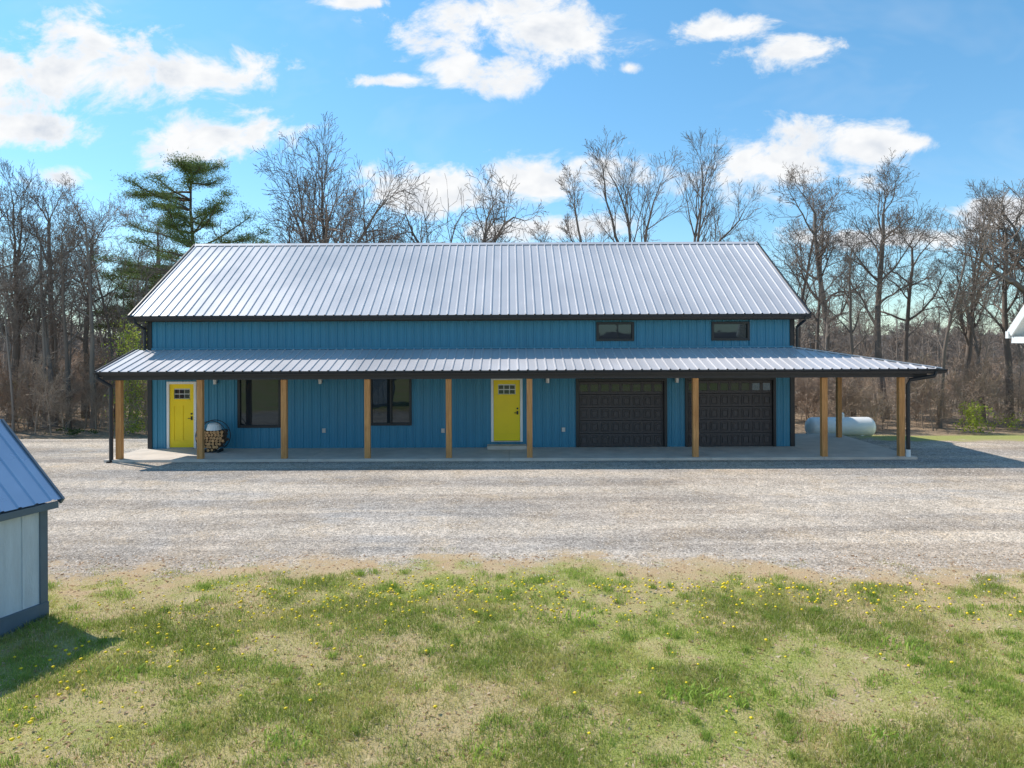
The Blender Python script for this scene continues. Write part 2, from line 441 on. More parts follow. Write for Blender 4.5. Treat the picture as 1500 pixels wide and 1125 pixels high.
wall_band(3.45, EZ, [up1, up2])
for sx, xx in ((-1, XL), (1, XR)):
    w.ribbed(M['siding'], WY+0.02, BY, (lambda u, xx=xx: (xx, u, 0)), (lambda u, xx=xx: (xx, u, EZ)), (sx, 0, 0), 0.3, 0.024, 0.034)
    w.add([(xx, WY+0.02, EZ), (xx, BY, EZ), (xx, 29.5, 7.70)], [(0, 1, 2)], M['siding'])
w.add([(XL, BY, 0-0.5), (XR, BY, -0.5), (XR, BY, EZ), (XL, BY, EZ)], [(0, 1, 2, 3)], M['siding'])
w.build('walls', H)
t_ = MB()
for (a, b) in ((XL-0.035, XL+0.12), (XR-0.12, XR+0.035)):
    t_.box(a, b, WY-0.045, WY+0.12, 0.0, EZ-0.02, M['black'])
t_.box(XL+0.12, XR-0.12, WY-0.035, WY+0.01, 4.50, 4.60, M['black'])
t_.build('corner_trim', H, bevel=0.006)
inn = MB(); inn.box(XL+0.3, XR-0.3, WY+0.35, BY-0.3, 0.05, 4.4, M['interior']); inn.build('interior', H)

r_ = MB()
RX0, RX1 = -13.0, 10.32; EY = 24.36; RY = 29.5; RZ = 7.82; EZR = 4.70; BYE = 34.64
nf = Vector((0, -(RZ-EZR), (RY-EY))).normalized()
r_.ribbed(M['roof'], RX0, RX1, lambda u: (u, EY, EZR), lambda u: (u, RY, RZ), nf, 0.3, 0.030, 0.034)
nb_ = Vector((0, (RZ-EZR), (RY-EY))).normalized()
r_.ribbed(M['roof'], RX0, RX1, lambda u: (u, BYE, EZR), lambda u: (u, RY, RZ), nb_, 0.3, 0.030, 0.034)
r_.build('main_roof', H)
rc = MB()
for sgn in (-1, 1):
    a = Vector((0, RY+sgn*0.17, RZ-0.17*0.607+0.037)); b = Vector((0, RY, RZ+0.044))
    rc.add([(RX0-0.01, a.y, a.z), (RX1+0.01, a.y, a.z), (RX1+0.01, b.y, b.z), (RX0-0.01, b.y, b.z)], [(0, 1, 2, 3)], M['roof'])
rc.build('ridge_cap', H)
rt = MB()
for xx in (RX0-0.015, RX1+0.015):
    for (ya, yb) in ((EY-0.02, RY), (BYE, RY)):
        rt.beam((xx, ya, EZR-0.045), (xx, yb, RZ-0.045), 0.05, 0.17, M['black'])
rt.box(RX0, RX1, EY+0.01, EY+0.04, EZR-0.19, EZR-0.012, M['black'])
rt.box(RX0, RX1, BYE-0.04, BYE-0.01, EZR-0.19, EZR-0.012, M['black'])
rt.box(RX0, RX1, EY+0.04, WY-0.05, EZR-0.14, EZR-0.12, M['soffit'])
rt.box(RX0, XL, WY-0.05, BYE-0.05, EZR-0.14, EZR-0.12, M['soffit'])
rt.box(XR, RX1, WY-0.05, BYE-0.05, EZR-0.14, EZR-0.12, M['soffit'])
rt.build('roof_trim', H)
def gutter(mb, x0, x1, y, z, w_=0.12, h_=0.13):
    poly = [(y, z), (y-w_, z), (y-w_, z-h_*0.25), (y-w_*0.75, z-h_*0.6), (y-w_*0.65, z-h_), (y, z-h_)]
    mb.prism(poly, x0, x1, M['black'])
gt = MB(); gutter(gt, RX0-0.03, RX1+0.03, EY+0.005, EZR-0.018, 0.13, 0.15)
def downspout(mb, pts, wd=0.075, mat=None):
    mb.tube(pts, wd/1.6, mat or M['black'], 8)
downspout(gt, [(-12.80, 24.28, 4.58), (-12.80, 24.28, 4.48), (-12.66, 24.68, 4.25), (-12.66, 24.70, 4.1), (-12.66, 24.70, 3.5)])
downspout(gt, [(10.15, 24.28, 4.58), (10.15, 24.28, 4.48), (10.03, 24.68, 4.25), (10.03, 24.70, 4.1), (10.03, 24.70, 3.5)])
gt.build('main_gutter', H)

PX0, PX1 = -13.03, 13.68; PY0 = 22.4; PZ0, PZ1 = 2.88, 3.53
HX = XR
hipk = (WY-PY0)/(PX1-HX)
def pz_y(yv): return PZ0 + (PZ1-PZ0)*(yv-PY0)/(WY-PY0)
pn = Vector((0, -(PZ1-PZ0), (WY-PY0))).normalized()
pr = MB()
def topy(u): return WY-0.036 if u <= HX else WY - (u-HX)*hipk
pr.ribbed(M['roof'], PX0, PX1-0.001, lambda u: (u, PY0, PZ0), lambda u: (u, topy(u), pz_y(topy(u))), pn, 0.3, 0.030, 0.034)
PYB = 27.9
sn = Vector(((PZ1-PZ0), 0, (PX1-HX))).normalized()
def sx0(u): return HX+0.028 if u >= WY else HX + (WY-u)/hipk
def sz(xv): return PZ1 - (PZ1-PZ0)*(xv-HX)/(PX1-HX)
pr.ribbed(M['roof'], PY0+0.001, PYB, lambda u: (sx0(u), u, sz(sx0(u))), lambda u: (PX1, u, PZ0), sn, 0.3, 0.024, 0.034)
pr.beam((HX, WY, PZ1+0.02), (PX1, PY0, PZ0+0.02), 0.16, 0.03, M['roof'])
d = 0.10
pr.add([(PX0+.02, PY0+.02, PZ0-d), (PX1-.02, PY0+.02, PZ0-d), (HX, WY-.04, PZ1-d), (PX0+.02, WY-.04, PZ1-d)], [(0, 1, 2, 3)], M['ceiling'])
pr.add([(PX1-.02, PY0+.02, PZ0-d), (PX1-.02, PYB-.02, PZ0-d), (HX+.03, PYB-.02, PZ1-d), (HX+.03, WY-.04, PZ1-d)], [(0, 1, 2, 3)], M['ceiling'])
pr.build('porch_roof', H)
pt = MB()
pt.box(PX0, PX1, PY0+0.004, PY0+0.035, PZ0-0.16, PZ0-0.012, M['black'])
pt.box(PX1-0.035, PX1-0.004, PY0+0.035, PYB, PZ0-0.16, PZ0-0.012, M['black'])
pt.beam((PX0-0.012, PY0, PZ0-0.03), (PX0-0.012, WY-0.03, PZ1-0.03), 0.03, 0.13, M['black'])
pt.beam((HX+0.03, PYB+0.012, PZ1-0.03), (PX1, PYB+0.012, PZ0-0.03), 0.03, 0.13, M['black'])
pt.box(PX0+0.1, PX1-0.35, 22.62, 22.78, 2.60, 2.78, M['soffit'])
pt.box(12.47, 12.63, 22.80, 27.6, 2.60, 2.80, M['soffit'])
pt.box(XL+0.12, XR-0.02, WY-0.055, WY-0.037, PZ1+0.0, PZ1+0.06, M['siding'])
gutter(pt, PX0-0.02, PX1+0.1, PY0+0.0, PZ0-0.012, 0.12, 0.11)
pt.box(PX1+0.002, PX1+0.12, PY0+0.01, PYB, PZ0-0.14, PZ0-0.014, M['black'])
pt.build('porch_trim', H)
ds = MB()
downspout(ds, [(-12.95, 22.33, 2.80), (-12.95, 22.33, 2.68), (-12.64, 22.52, 2.42), (-12.63, 22.54, 2.3), (-12.63, 22.54, 0.05), (-12.66, 22.40, -0.0)], 0.10)
downspout(ds, [(13.45, 22.33, 2.80), (13.40, 22.34, 2.66), (12.78, 22.60, 2.52), (12.72, 22.62, 2.36), (12.72, 22.62, 0.30)], 0.10)
ds.tube([(12.72, 22.62, 0.30), (12.72, 22.62, 0.0)], 0.07, M['white'], 10)
downspout(ds, [(13.6, 27.7, 2.80), (13.45, 27.7, 2.68), (12.85, 27.5, 2.45), (12.8, 27.45, 2.3), (12.8, 27.45, -0.2)], 0.10)
ds.build('downspouts', H)
ps = MB()
for px in (-12.45, -9.86, -7.18, -4.52, -1.92, 0.66, 5.96, 10.07, 12.53):
    ps.box(px-0.09, px+0.09, 22.62, 22.79, 0.03, 2.595, M['wood'])
for py in (26.9,):
    ps.box(12.46, 12.625, py, py+0.165, 0.0, 2.595, M['wood'])
ps.build('porch_posts', H, bevel=0.008)
sl = MB()
for a, b in ((-12.85, -6.4), (-6.39, 0.0), (0.01, 6.4), (6.41, 9.99)):
    sl.box(a, b, 22.50, WY+0.0, -0.1, SL, M['concrete'])
sl.box(10.0, 12.95, 22.50, 28.0, -0.3, SL, M['concrete'])
sl.build('porch_slab', H, bevel=0.01)
fd = MB(); fd.box(XL+0.02, XR-0.02, WY+0.005, BY-0.05, -0.6, SL-0.01, M['concrete']); fd.build('foundation', H)

def window(name, o, slider=False):
    a, b, c, d = o; mb = MB(); fw = 0.065
    y0 = WY-0.06; y1 = WY+0.10
    mb.box(a-0.02, a+fw, y0, y1, c-0.02, d+0.02, M['black']); mb.box(b-fw, b+0.02, y0, y1, c-0.02, d+0.02, M['black'])
    mb.box(a+fw, b-fw, y0, y1, c-0.02, c+fw, M['black']); mb.box(a+fw, b-fw, y0, y1, d-fw, d+0.02, M['black'])
    if slider:
        mm = (a+b)/2; mb.box(mm-0.03, mm+0.03, WY-0.02, WY+0.05, c+fw, d-fw, M['black'])
    mb.build(name+'_frame', H, bevel=0.005)
    g_ = MB()
    if slider:
        mm = (a+b)/2
        g_.box(a+fw, mm-0.03, WY+0.02, WY+0.03, c+fw, d-fw, M['glass']); g_.box(mm+0.03, b-fw, WY+0.035, WY+0.045, c+fw, d-fw, M['glass'])
    else: g_.box(a+fw, b-fw, WY+0.02, WY+0.03, c+fw, d-fw, M['glass'])
    g_.build(name+'_glass', H)
window('front_window_1', winA); window('front_window_2', winB, True)
window('upper_window_1', up1); window('upper_window_2', up2)

def entry(name, o):
    a, b, c, d = o; mb = MB(); tw = 0.085
    y0 = WY-0.06
    mb.box(a, a+tw, y0, WY+0.1, c, d, M['white']); mb.box(b-tw, b, y0, WY+0.1, c, d, M['white'])
    mb.box(a+tw, b-tw, y0, WY+0.1, d-tw, d, M['white'])
    mb.box(a+tw, b-tw, y0-0.03, WY+0.1, c, c+0.03, M['galv'])
    mb.build(name+'_frame', H, bevel=0.005)
    A, B, C, D = a+tw+0.004, b-tw-0.004, c+0.035, d-tw-0.004
    dm = MB(); yf = WY-0.005
    W = B-A; hD = D-C
    def bx(u0, u1, v0, v1, pr_, mt=M['yellow']):
        dm.box(A+u0*W, A+u1*W, yf-pr_, yf+0.05, C+v0*hD, C+v1*hD, mt)
    bx(0, 0.17, 0, 1, 0.0); bx(0.83, 1, 0, 1, 0.0)
    bx(0.17, 0.83, 0, 0.11, 0.0); bx(0.17, 0.83, 0.93, 1, 0.0); bx(0.17, 0.83, 0.66, 0.76, 0.0)
    bx(0.46, 0.54, 0.11, 0.66, 0.0)
    bx(0.17, 0.46, 0.11, 0.66, -0.02); bx(0.54, 0.83, 0.11, 0.66, -0.02)
    dm.box(A+0.19*W, A+0.81*W, yf-0.035, yf-0.001, C+0.745*hD, C+0.765*hD, M['yellow'])
    bx(0.17, 0.83, 0.76, 0.93, -0.02, M['galv'])
    for i in range(3):
        for j in range(2):
            dm.box(A+(0.19+i*0.213)*W, A+(0.19+i*0.213+0.185)*W, yf+0.006, yf+0.018, C+(0.775+j*0.075)*hD, C+(0.775+j*0.075+0.06)*hD, M['glass'])
    hx = A+0.90*W
    dm.box(hx-0.03, hx+0.03, yf-0.02, yf-0.001, C+0.43*hD, C+0.49*hD, M['black'])
    dm.tube([(hx, yf-0.02, C+0.46*hD), (hx, yf-0.055, C+0.46*hD), (hx-0.11, yf-0.06, C+0.46*hD)], 0.012, M['black'])
    dm.tube([(hx, yf-0.001, C+0.53*hD), (hx, yf-0.03, C+0.53*hD)], 0.032, M['black'])
    dm.build(name, H, bevel=0.003)
entry('entry_door_1', doorA); entry('entry_door_2', doorB)
st = MB(); st.box(-0.75, 0.6, 24.28, WY-0.035, SL, 0.20, M['concrete']); st.build('door_step', H, bevel=0.01)

def garage(name, o):
    a, b, c, d = o; mb = MB(); tw = 0.10
    y0 = WY-0.055
    mb.box(a, a+tw, y0, WY+0.14, c, d, M['black']); mb.box(b-tw, b, y0, WY+0.14, c, d, M['black'])
    mb.box(a+tw, b-tw, y0, WY+0.14, d-tw, d, M['black'])
    mb.build(name+'_frame', H, bevel=0.005)
    A, B, C, D = a+tw+0.003, b-tw-0.003, c+0.012, d-tw-0.003
    g_ = MB(); hs = (D-C)/5; yf = WY+0.06; cw = (B-A)/8
    for r in range(5):
        z0 = C+r*hs; z1 = z0+hs-0.012
        if r < 4:
            g_.box(A, B, yf, yf+0.04, z0, z1, M['gdoor'])
            for i in range(8):
                x0 = A+i*cw+0.05; x1 = A+(i+1)*cw-0.05
                fwd = 0.03
                g_.box(x0, x1, yf-0.03, yf-0.0005, z0+0.07, z0+0.07+fwd, M['gdoor'])
                g_.box(x0, x1, yf-0.03, yf-0.0005, z1-0.07-fwd, z1-0.07, M['gdoor'])
                g_.box(x0, x0+fwd, yf-0.03, yf-0.0005, z0+0.07+fwd, z1-0.07-fwd, M['gdoor'])
                g_.box(x1-fwd, x1, yf-0.03, yf-0.0005, z0+0.07+fwd, z1-0.07-fwd, M['gdoor'])
                g_.box(x0+0.06, x1-0.06, yf-0.026, yf-0.0005, z0+0.13, z1-0.13, M['gdoor'])
        else:
            g_.box(A, B, yf, yf+0.04, z0, z0+0.10, M['gdoor']); g_.box(A, B, yf, yf+0.04, z1-0.10, z1, M['gdoor'])
            for i in range(9):
                xx = A+i*cw; ww = 0.055
                g_.box(max(A, xx-ww), min(B, xx+ww), yf-0.001, yf+0.041, z0+0.10, z1-0.10, M['gdoor'])
            g_.box(A+0.02, B-0.02, yf+0.015, yf+0.025, z0+0.08, z1-0.07, M['glass'])
    g_.box(A, B, yf-0.004, yf+0.03, C-0.012, C-0.0005, M['black'])
    g_.build(name, H, bevel=0.008)
garage('garage_door_1', gar1); garage('garage_door_2', gar2)

lm = MB()
for lx in (-10.2, -6.55, 1.35, 5.84):
    lm.box(lx-0.05, lx+0.05, WY-0.06, WY-0.034, 2.38, 2.56, M['black'])
    lm.tube([(lx, WY-0.06, 2.52), (lx, WY-0.13, 2.54)], 0.012, M['black'])
    lm.tube([(lx, WY-0.13, 2.56), (lx, WY-0.13, 2.50), (lx, WY-0.13, 2.33)], [0.02, 0.075, 0.065], M['galv'], 8)
lm.build('wall_lanterns', H)
ol = MB()
for lx, lz in ((-6.45, 0.62), (-2.3, 0.6), (1.9, 0.62)):
    ol.box(lx-0.06, lx+0.06, WY-0.06, WY-0.02, lz, lz+0.15, M['galv'])
ol.build('outlet_boxes', H, bevel=0.005)

# ------------------------------------------------------------------ firewood rack
fr = empty('firewood_rack')
cx, cy, cz, RR = -10.02, 24.05, 0.62, 0.52
hb = MB()
for yy in (cy-0.17, cy+0.17):
    hb.tube([(cx+RR*math.cos(a), yy, cz+RR*math.sin(a)) for a in np.linspace(0, 2*math.pi, 41)], 0.014, M['black'], 8, caps=False)
for a in (-2.4, -0.74, 0.4, 2.7):
    hb.tube([(cx+RR*math.cos(a), cy-0.17, cz+RR*math.sin(a)), (cx+RR*math.cos(a), cy+0.17, cz+RR*math.sin(a))], 0.012, M['black'], 8)
for s_ in (-0.24, 0.24):
    hb.box(cx+s_-0.02, cx+s_+0.02, cy-0.22, cy+0.22, SL, cz-math.sqrt(RR*RR-s_*s_)+0.01, M['black'])
hb.build('hoop_frame', fr)
lg = MB(); rp = 0.056
row = 0; zz = cz-RR+0.075
while zz < cz+0.16:
    half = math.sqrt(max(0, (RR-0.07)**2-(zz-cz)**2)); xx = -half + (rp if row % 2 else 0)
    while xx <= half:
        jr = rp*random.uniform(0.92, 1.10); jy = random.uniform(-0.04, 0.04)
        X_, Z_ = cx+xx+random.uniform(-.006, .006), zz+random.uniform(-.006, .006)
        n = random.choice([5, 6, 8]); ph = random.random()*6
        ringp = [(jr*random.uniform(0.85, 1.08)*math.cos(ph+2*math.pi*k/n), jr*random.uniform(0.85, 1.08)*math.sin(ph+2*math.pi*k/n)) for k in range(n)]
        vsx = [(X_+a, cy-0.22+jy, Z_+b) for a, b in ringp] + [(X_+a, cy+0.2+jy, Z_+b) for a, b in ringp]
        lg.add(vsx, [(k, (k+1) % n, n+(k+1) % n, n+k) for k in range(n)], M['logbark'])
        lg.add(vsx[:n], [tuple(range(n))], M['logend']); lg.add(vsx[n:], [tuple(range(n))], M['logend'])
        xx += rp*2
    zz += rp*1.76; row += 1
lg.build('split_logs', fr)
bk = MB(); bk.tube([(cx+0.05, cy-0.05, cz+0.21), (cx+0.05, cy-0.05, cz+0.40), (cx+0.05, cy-0.05, cz+0.44)], [0.25, 0.19, 0.14], M['white'], 18); bk.build('white_pail', fr)

# ------------------------------------------------------------------ propane tank
pk = empty('propane_tank')
tb = MB(); ty = 30.2; tx0, tx1 = 12.62, 15.55; tz_ = -0.5+0.14+0.42; R = 0.42
pts, rs = [], []
for k in range(9):
    a = math.pi/2*(1-k/8); pts.append((tx0+0.30-0.30*math.sin(a), ty, tz_)); rs.append(max(0.004, R*math.cos(a)))
for k in range(9):
    a = math.pi/2*(k/8); pts.append((tx1-0.30+0.30*math.sin(a), ty, tz_)); rs.append(max(0.004, R*math.cos(a)))
tb.tube(pts, rs, M['tank'], 32); tb.build('tank_body', pk, smooth=True)
tl = MB()
mx = (tx0+tx1)/2
tl.tube([(mx, ty, tz_+R-0.03), (mx, ty, tz_+R+0.14), (mx, ty, tz_+R+0.19), (mx, ty, tz_+R+0.21)], [0.17, 0.17, 0.13, 0.02], M['tank'], 20)
for xx in (tx0+0.65, tx1-0.65):
    tl.box(xx-0.06, xx+0.06, ty-0.28, ty+0.28, -0.56, tz_-R+0.12, M['tank'])
    tl.box(xx-0.2, xx+0.2, ty-0.4, ty+0.4, -0.62, -0.44, M['concrete'])
tl.build('dome_and_legs', pk)

# ------------------------------------------------------------------ shed (left foreground)
S = empty('garden_shed')
C0 = Vector((-6.47, 9.9, 0)); av = Vector((-0.34, -0.94, 0)).normalized()
bv = Vector((-0.94, 0.34, 0)).normalized()
T = Matrix((av, bv, Vector((0, 0, 1)))).transposed().to_4x4(); T.translation = C0
L_, W_, ez = 3.2, 2.2, 1.62
sb = MB()
sb.box(0, L_, 0, W_, 0.0, ez, M['shedwall'], T)
for x0 in (-0.0, L_):
    sb.add([(x0, 0, ez), (x0, W_, ez), (x0, W_/2, ez+0.92)], [(0, 1, 2)], M['shedwall'], T)
k = 0.30
while k < L_-0.1:
    sb.box(k, k+0.035, -0.014, -0.001, 0.26, ez-0.06, M['shedwall'], T); k += 0.305
k = 0.30
while k < W_-0.1:
    sb.box(-0.014, -0.001, k, k+0.035, 0.26, ez-0.06, M['shedwall'], T); k += 0.305
sb.build('shed_walls', S)
sm = MB()
sm.box(-0.03, L_+0.03, -0.03, W_+0.03, -0.12, 0.25, M['shedtrim'], T)
for (a, b) in ((-0.022, 0.09), (L_-0.09, L_+0.022)):
    sm.box(a, b, -0.022, 0.09, 0.25, ez, M['shedtrim'], T); sm.box(a, b, W_-0.09, W_+0.022, 0.25, ez, M['shedtrim'], T)
sm.box(0.09, L_-0.09, -0.020, -0.002, ez-0.09, ez, M['shedtrim'], T)
sm.box(-0.1, L_+0.1, -0.13, -0.10, ez-0.075, ez+0.02, M['shedtrim'], T)
sm.box(-0.1, L_+0.1, -0.10, 0.0, ez-0.03, ez-0.01, M['shedtrim'], T)
sm.build('shed_trim', S, bevel=0.004)
sr = MB(); rise = 0.95
Tn = T.to_3x3()
n1 = Tn @ Vector((0, -rise, W_/2+0.14)).normalized(); n2 = Tn @ Vector((0, rise, W_/2+0.14)).normalized()
sr.ribbed(M['shedroof'], -0.14, L_+0.14, lambda u: T @ Vector((u, -0.14, ez+0.045)), lambda u: T @ Vector((u, W_/2, ez+0.045+rise+0.12)), n1, 0.23, 0.02, 0.03)
sr.ribbed(M['shedroof'], -0.14, L_+0.14, lambda u: T @ Vector((u, W_+0.14, ez+0.045)), lambda u: T @ Vector((u, W_/2, ez+0.045+rise+0.12)), n2, 0.23, 0.02, 0.03)
for xx in (-0.15, L_+0.15):
    for q in (-0.14, W_+0.14):
        sr.beam(T @ Vector((xx, q, ez+0.01)), T @ Vector((xx, W_/2, ez+0.045+rise+0.09)), 0.03, 0.10, M['shedtrim'])
sr.build('shed_roof', S)

# ------------------------------------------------------------------ neighbouring white building (roof corner at the right)
NB = empty('white_outbuilding')
nbm = MB(); nbm.box(13.45, 20, 10.5, 17.6, -0.05, 3.9, M['white'])
nbm.build('outbuilding_walls', NB)
nr = MB(); NX = 12.78; NZ = 4.02; NP = 8.3
def nroof(z_off, mat):
    P1 = [(NX, 18.05, NZ+z_off), (20.4, 18.05, NZ+z_off), (20.4, 14.05, NP+z_off), (NX, 14.05, NP+z_off)]
    P2 = [(NX, 10.05, NZ+z_off), (20.4, 10.05, NZ+z_off), (20.4, 14.05, NP+z_off), (NX, 14.05, NP+z_off)]
    nr.add(P1, [(0, 1, 2, 3)], mat); nr.add(P2, [(0, 1, 2, 3)], mat)
nroof(0.02, M['roof']); nroof(-0.12, M['white'])
for q in (18.07, 10.03):
    nr.beam((NX-0.02, q, NZ-0.05), (NX-0.02, 14.05, NP-0.02), 0.04, 0.20, M['white'])
nr.box(NX-0.06, 20.4, 18.07, 18.18, NZ-0.18, NZ, M['white'])
nr.box(NX, 13.44, 17.5, 18.05, NZ-0.30, NZ-0.14, M['white'])
nr.add([(13.44, 10.5, 3.9), (13.44, 17.6, 3.9), (13.44, 14.05, 7.6)], [(0, 1, 2)], M['white'])
nr.build('outbuilding_roof', NB)

# ------------------------------------------------------------------ TREES
def unit(v): return v/np.linalg.norm(v)
def gen_chains(seed, H_, trunkfrac=0.72, start=0.35, kids=(1.6, 1.35, 1.3, 1.3), ang=(0.5, 0.95), maxlev=4, r0=0.18, wob=0.10, l1=0.45, trop=0.10, forks=0, rat2=0.52, fang=(0.5, 0.8), minr=0.010):
    rg = np.random.RandomState(seed)
    ch = []
    NS = [9, 7, 5, 3, 2, 2]; RAT = [l1, rat2, 0.52, 0.55, 0.6]; ST = [start, 0.22, 0.18, 0.1, 0.0]
    def grow(p, d, L, r, lev, az0):
        n = NS[lev]; pts = [p]; rad = [r]; az = az0
        end = 0.35 if lev == 0 else 0.2
        if lev == 0 and forks: end = 0.75
        for i in range(n):
            d = unit(d + rg.normal(0, wob*(1.0 if lev == 0 else 1.9), 3)*(0.6 if lev == 0 else 1) + np.array([0, 0, trop*(0.6 if lev else 1.2)]))
            p = p + d*L/n; f = (i+1)/n; rr = r*(1-(1-end)*f)
            pts.append(p); rad.append(max(rr, minr))
            if lev < maxlev and f > ST[lev]:
                k = kids[min(lev, len(kids)-1)]; k = int(k) + (rg.rand() < k-int(k))
                last = (lev == 0 and i == n-1 and forks > 0)
                if last: k = forks
                for j in range(k):
                    az += (2*math.pi/forks if last else 2.4) + rg.normal(0, 0.3)
                    a = rg.uniform(*fang) if last else rg.uniform(*ang)
                    if last and j == 0: a *= 0.25
                    ref = np.array([0, 0, 1.0]) if abs(d[2]) < 0.9 else np.array([1.0, 0, 0])
                    u = unit(np.cross(d, ref)); v = np.cross(d, u)
                    cd = d*math.cos(a) + (u*math.cos(az)+v*math.sin(az))*math.sin(a)
                    cl = L*RAT[lev]*(1.25-0.65*f)*rg.uniform(0.7, 1.25)
                    if last: cl = L*RAT[0]*rg.uniform(0.92, 1.12); cr = rr*0.62
                    else: cr = rr*rg.uniform(0.45, 0.68)
                    if forks and lev == 0 and not last: cl *= 0.55
                    grow(p, cd, cl, cr, lev+1, rg.rand()*6.28)
        ch.append((lev, np.array(pts), np.array(rad)))
    grow(np.array([0, 0, 0.0]), np.array([0, 0, 1.0]), H_*trunkfrac, r0*H_/14, 0, rg.rand()*6)
    return ch
def tubes(ch, sides=(8, 5, 4, 3, 3, 3)):
    groups = {}
    for lev, p_, r_ in ch: groups.setdefault((lev, len(p_)), []).append((p_, r_))
    Vs, Fs = [], []; o = 0
    for (lev, n), L in groups.items():
        P = np.stack([a for a, b in L]); R = np.stack([b for a, b in L]); B = len(L); s = sides[lev]
        if lev == 0: R = R.copy(); R[:, 0] *= 1.35
        t = np.gradient(P, axis=1); t /= np.linalg.norm(t, axis=2, keepdims=True)+1e-9
        ref = np.zeros_like(t); ref[..., 0] = 0.9; ref[..., 1] = 0.43
        a = np.cross(t, ref); a /= np.linalg.norm(a, axis=2, keepdims=True)+1e-9; b = np.cross(t, a)
        an = np.arange(s)*2*np.pi/s
        V = P[:, :, None] + R[:, :, None, None]*(a[:, :, None]*np.cos(an)[None, None, :, None] + b[:, :, None]*np.sin(an)[None, None, :, None])
        id_ = np.arange(B*n*s).reshape(B, n, s)
        A = id_[:, :-1]; Bq = id_[:, 1:]
        F = np.stack([A, np.roll(A, -1, 2), np.roll(Bq, -1, 2), Bq], -1).reshape(-1, 4)
        Vs.append(V.reshape(-1, 3)); Fs.append(F+o); o += B*n*s
    return np.concatenate(Vs), np.concatenate(Fs)
def norm_h(V, H_): return V*(H_/V[:, 2].max())

HERO = {}
def hero(key, center=False, **kw):
    V, F = tubes(gen_chains(**kw)); V = norm_h(V, 1.0)
    if center:
        top = V[V[:, 2] > 0.45]; V = V - np.array([np.median(top[:, 0])*1.0, 0, 0])*np.clip(V[:, 2:3]/0.4, 0, 1)
    HERO[key] = (V, F)
    c = V[V[:, 2] > 0.4]; return np.percentile(c[:, 0], 97)-np.percentile(c[:, 0], 3)
wo = hero('oak', True, seed=12, H_=15, trunkfrac=0.30, start=0.75, kids=(1.0, 1.9, 1.8, 1.7), ang=(0.45, 0.85), r0=0.42, l1=1.75, forks=7, wob=0.075, trop=0.045, rat2=0.44, fang=(0.45, 0.95), minr=0.013)
wo2 = hero('oak2', True, seed=18, H_=14, trunkfrac=0.36, start=0.7, kids=(1.0, 1.7, 1.7, 1.6), ang=(0.5, 1.0), r0=0.46, l1=1.3, forks=4, wob=0.13, trop=0.05, rat2=0.5, fang=(0.5, 0.85), minr=0.013)
hero('tall', seed=21, H_=15, trunkfrac=0.85, start=0.36, kids=(1.9, 1.5, 1.5, 1.4), ang=(0.45, 0.9), r0=0.24, l1=0.36, wob=0.09, trop=0.12)
hero('tall2', seed=33, H_=15, trunkfrac=0.50, start=0.62, kids=(1.5, 1.6, 1.5, 1.4), ang=(0.35, 0.75), r0=0.27, l1=0.95, forks=3, wob=0.08, trop=0.14, rat2=0.42, fang=(0.22, 0.45))
hero('tall3', seed=47, H_=15, trunkfrac=0.80, start=0.42, kids=(1.6, 1.5, 1.5, 1.5), ang=(0.6, 1.1), r0=0.24, l1=0.38, wob=0.12, trop=0.10)
hero('slim', seed=55, H_=14, trunkfrac=0.9, start=0.4, kids=(1.5, 1.3, 1.3, 1.2), ang=(0.4, 0.8), r0=0.15, l1=0.25, wob=0.09, trop=0.14)
MESH = {k: np_mesh('bare_tree_'+k, V, F, [M['bark']], smooth=True, link=False) for k, (V, F) in HERO.items()}
def px2x(px, y): return (px-745)*y/1040
def put_tree(key, px, y, toppy, rot=0.0, wid=1.0, lean=(0, 0), width=None):
    z0 = float(terrain(px2x(px, y), y)); top = 3.9+(495-toppy)*y/1040
    s = top-z0
    if width: wid = width/(s*{'oak': wo, 'oak2': wo2}[key])
    ob = bpy.data.objects.new('bare_tree', MESH[key]); COL.objects.link(ob)
    ob.location = (px2x(px, y), y, z0-0.05); ob.scale = (s*wid, s*wid, s); ob.rotation_euler = (lean[0], lean[1], rot)
put_tree('oak', 467, 42, 160, 0.0, width=9.6)
put_tree('oak2', 690, 41, 238, 0.0, width=7.2)
for a in [
    ('tall2', 945, 42, 190, 0.3, 0.95), ('slim', 880, 41, 240, 1.0, 1.0),
    ('tall2', 1000, 46, 200, 2.1, 0.9), ('tall3', 1205, 40, 228, 0.7, 0.9), ('tall', 1295, 38, 225, 4.0, 1.0), ('slim', 1165, 42, 290, 3.0, 1.1),
    ('tall3', 1335, 44, 300, 2.6, 0.9), ('tall2', 1410, 40, 268, 1.9, 0.8), ('tall', 1478, 37, 255, 5.2, 0.95), ('oak2', 1530, 36, 250, 2.2, 0.9),
    ('tall2', 15, 38, 235, 2.5, 0.9), ('tall', 75, 42, 240, 0.9, 0.95), ('tall3', -30, 36, 250, 3.3, 1.0), ('tall3', 125, 40, 285, 5.5, 0.9),
    ('slim', 170, 38, 320, 1.3, 1.0), ('oak2', 590, 52, 290, 1.6, 0.8), ('slim', 45, 36, 330, 4.2, 1.0),
    ('slim', 1250, 36, 340, 2.0, 1.2), ('slim', 1440, 36, 360, 0.2, 1.2), ('tall3', 1090, 50, 320, 0.2, 0.9), ('slim', 830, 52, 320, 0.9, 1.1),
    ('slim', 1375, 34, 330, 3.7, 1.1), ('slim', 100, 34.5, 300, 2.9, 1.1), ('slim', 1195, 45, 260, 5.0, 1.0),
]: put_tree(*a)

